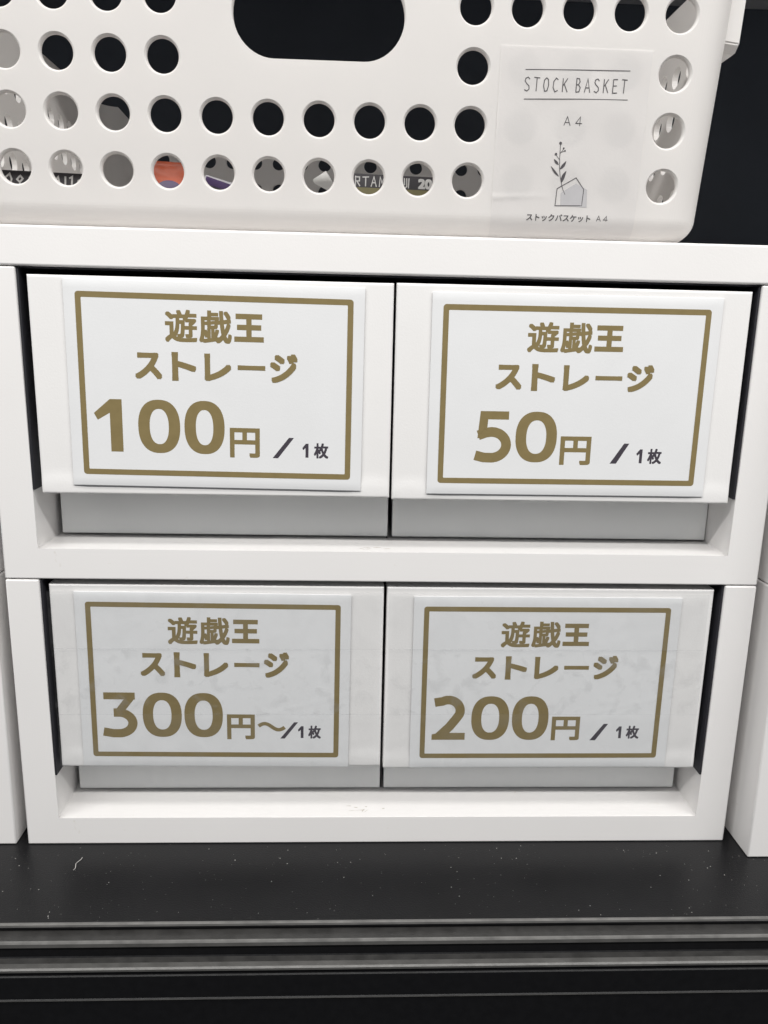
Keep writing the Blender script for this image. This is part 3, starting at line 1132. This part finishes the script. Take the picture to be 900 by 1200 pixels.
HK = [
    [[(.1, 1), (.55, .95), (.35, .5), (.7, .1)], [(.75, .9), (.9, .7)]],
    [[(.2, .7), (.3, .2)], [(.5, .8), (.58, .5)], [(.9, .9), (.8, .4), (.4, 0)]],
    [[(.2, 0), (.3, .8), (.7, 1), (.9, .7), (.6, 0)]],
    [[(.5, .9), (.2, .7), (.5, .55), (.8, .75), (.5, .95)], [(.5, .5), (.45, 0), (.1, .0)], [(.45, 0), (.9, .05)]],
    [[(.2, .8), (.5, 1), (.8, .7), (.5, .3), (.4, 0)]],
    [[(.3, .9), (.15, 0)], [(.7, 1), (.6, .1)]],
    [[(.3, .8), (.25, .1)], [(.3, .7), (.7, .95), (.85, .6), (.75, 0)]],
    [[(.2, 1), (.2, .2)], [(.6, .9), (.9, 1), (.85, .3), (.5, 0)]],
    [[(.8, .9), (.3, .8), (.1, .3), (.5, 0), (.9, .3), (.6, .6), (.3, .5)]],
]
black_tag((-0.012, 0.028, 0.2772), 47.0, 22.2, -0.021, 'black tag with white handwriting behind the lowest holes at the left end of the basket', HK, 0.75, adv=5.0)
G2 = [
    [[(0, .9), (1, .9)], [(.2, .5), (.9, .55)], [(.6, .9), (.5, .5), (.1, 0)]],
    [[(.2, 1), (.2, 0)], [(.2, .9), (.8, .9), (.8, .5), (.2, .5)], [(.4, .5), (.9, 0)]],
    [[(0, .9), (1, .95)], [(.5, .9), (.5, 0)]],
    [[(.1, 0), (.5, 1), (.9, 0)], [(.25, .4), (.75, .4)]],
    [[(.1, 0), (.2, 1), (.5, .4), (.8, 1), (.9, 0)]],
    [[(.2, 1), (.3, 0)], [(.7, .9), (.9, .4), (.5, 0)]],
    [[(.1, .9), (.9, .9)], [(.5, .9), (.2, 0)], [(.6, .5), (.9, 0)]],
    [[(.15, 1), (.2, .3)], [(.5, 1), (.55, .2), (.3, 0)], [(.85, 1), (.8, 0)]],
]
black_tag((0.1415, 0.048, 0.2772), 45.0, 28.6, -0.018, 'black tag with white outlined lettering and an olive foot, behind the middle lowest holes', G2, 0.5, foot=22.7, adv=3.7, band=(5.4, 4.4))
t2 = [o for o in bpy.data.objects if o.name == 'shelf_tag.001'][0]
mpf = plate_map((0.1415, 0.048, 0.2772), (1, 0, -0.018), (0.018, 0.12, 1))
pr = Print(lambda u, v, l: mpf(u, v, l + 0.16))
pr.glyphs('20', 34.6, 41.0, 23.1, 27.6, 0.3)
pr.done('number', M['chalk'], t2)


def packet(name, o, ux, uz, w_, h, fat, mat, label, cat, parts=()):
    """a crimped pillow pouch"""
    mpf = plate_map(o, ux, uz)
    bm = bmesh.new()
    nx, nz = 26, 30
    F_, K = [], []
    rnd = random.Random(w_)
    for side, store in ((1, F_), (-1, K)):
        for i in range(nz + 1):
            row = []
            for j in range(nx + 1):
                u, v = j / nx, i / nz
                d = (math.sin(math.pi * u) ** 0.6) * (math.sin(math.pi * min(1, max(0, (v - .06) / .88))) ** 0.6)
                wv = 0.35 * math.sin(9 * u + 7 * v * 2) * d + 0.2 * math.sin(31 * u) * (1 - d)
                row.append(bm.verts.new(mpf(u * w_, v * h, side * (fat * d + 0.08) + wv * 0.6)))
            store.append(row)
    for i in range(nz):
        for j in range(nx):
            bm.faces.new((F_[i][j], F_[i][j + 1], F_[i + 1][j + 1], F_[i + 1][j]))
            bm.faces.new((K[i][j + 1], K[i][j], K[i + 1][j], K[i + 1][j + 1]))
    def edge(store):
        return store[0] + [r[-1] for r in store[1:]] + list(reversed(store[-1][:-1])) + [r[0] for r in reversed(store[1:-1])]
    a, b = edge(F_), edge(K)
    for i in range(len(a)):
        j = (i + 1) % len(a)
        bm.faces.new((a[j], a[i], b[i], b[j]))
    p = obj(name, bm, mat, smooth=70)
    tag(p, label, cat)
    for pn, pm, poly, lift in parts:
        pr = Print(lambda u, v, l: mpf(u, v, l + fat + 0.35 + lift))
        pr.poly(poly)
        pr.done(pn, pm, p)
    return p


packet('card_packet', (0.0475, 0.062, 0.2830), (1, 0.1, -0.02), (0.02, 0.25, 1), 27, 29.5, 1.6, M['orange'],
       'orange foil card packet with a purple spot, leaning inside the basket', 'packet',
       [('purple_spot', M['purple'], superellipse(13.8, 14.8, 6.2, 5.2, 2.0, 28), 0.1)])
packet('silver_packet', (0.0725, 0.056, 0.2775), (1, 0.08, -0.26), (0.26, 0.2, 1), 27, 28.6, 1.2, M['silver'],
       'silver and violet foil packet tilted beside the orange packet in the basket', 'packet',
       [('violet_band', M['purple'], [(0.6, 24.2), (15, 24.0), (12, 27.2), (0.6, 27.6)], 0.05),
        ('orange_band', M['orange'], [(0.6, 20.4), (26, 19.4), (26, 20.4), (0.6, 22.2)], 0.05)])

# folded scrap of paper
mpf = plate_map((0.1262, 0.082, 0.2775), (1, 0.05, 0), (0, 0.2, 1))
bm = bmesh.new()
front = [bm.verts.new(mpf(u, v, l)) for u, v, l in ((5.5, 0, 0), (13.5, 0, 2), (12.3, 28, 1.5), (7.4, 36, 0.2), (1.2, 31.8, 0), (1.6, 29.6, .5), (9.4, 25.0, 3))]
back = [bm.verts.new(v.co + Vector((0.0002, 0.0007, 0))) for v in front]
for f in ((0, 1, 6), (1, 2, 6), (2, 3, 6), (3, 4, 5), (3, 5, 6)):
    bm.faces.new([front[i] for i in f])
    bm.faces.new([back[i] for i in reversed(f)])
for a, b in ((0, 1), (1, 2), (2, 3), (3, 4), (4, 5), (5, 6), (6, 0)):
    bm.faces.new((front[b], front[a], back[a], back[b]))
s = obj('paper_scrap', bm, M['scrap'])
tag(s, 'folded grey paper scrap with a pointed corner standing in the basket', 'paper')

# clear bag, limp and creased
bm = bmesh.new()
g = []
mpf = plate_map((0.020, 0.10, 0.2775), (1, 0.12, 0.10), (0, 0.22, 1))
for i in range(31):
    row = []
    for j in range(31):
        u, v = 27 * j / 30, 27.5 * i / 30
        cr = 1.1 * math.sin(u * .55 + v * .2) * math.sin(v * .3 + 1) + 0.7 * abs(math.sin(u * .9 - v * .35)) + 0.4 * math.sin(v * 1.3 + u * .3)
        row.append(bm.verts.new(mpf(u, v, cr)))
    g.append(row)
for i in range(30):
    for j in range(30):
        bm.faces.new((g[i][j], g[i][j + 1], g[i + 1][j + 1], g[i + 1][j]))
s = obj('clear_bag', bm, M['bag'], smooth=60)
tag(s, 'creased clear plastic bag left of the orange packet inside the basket', 'bag')
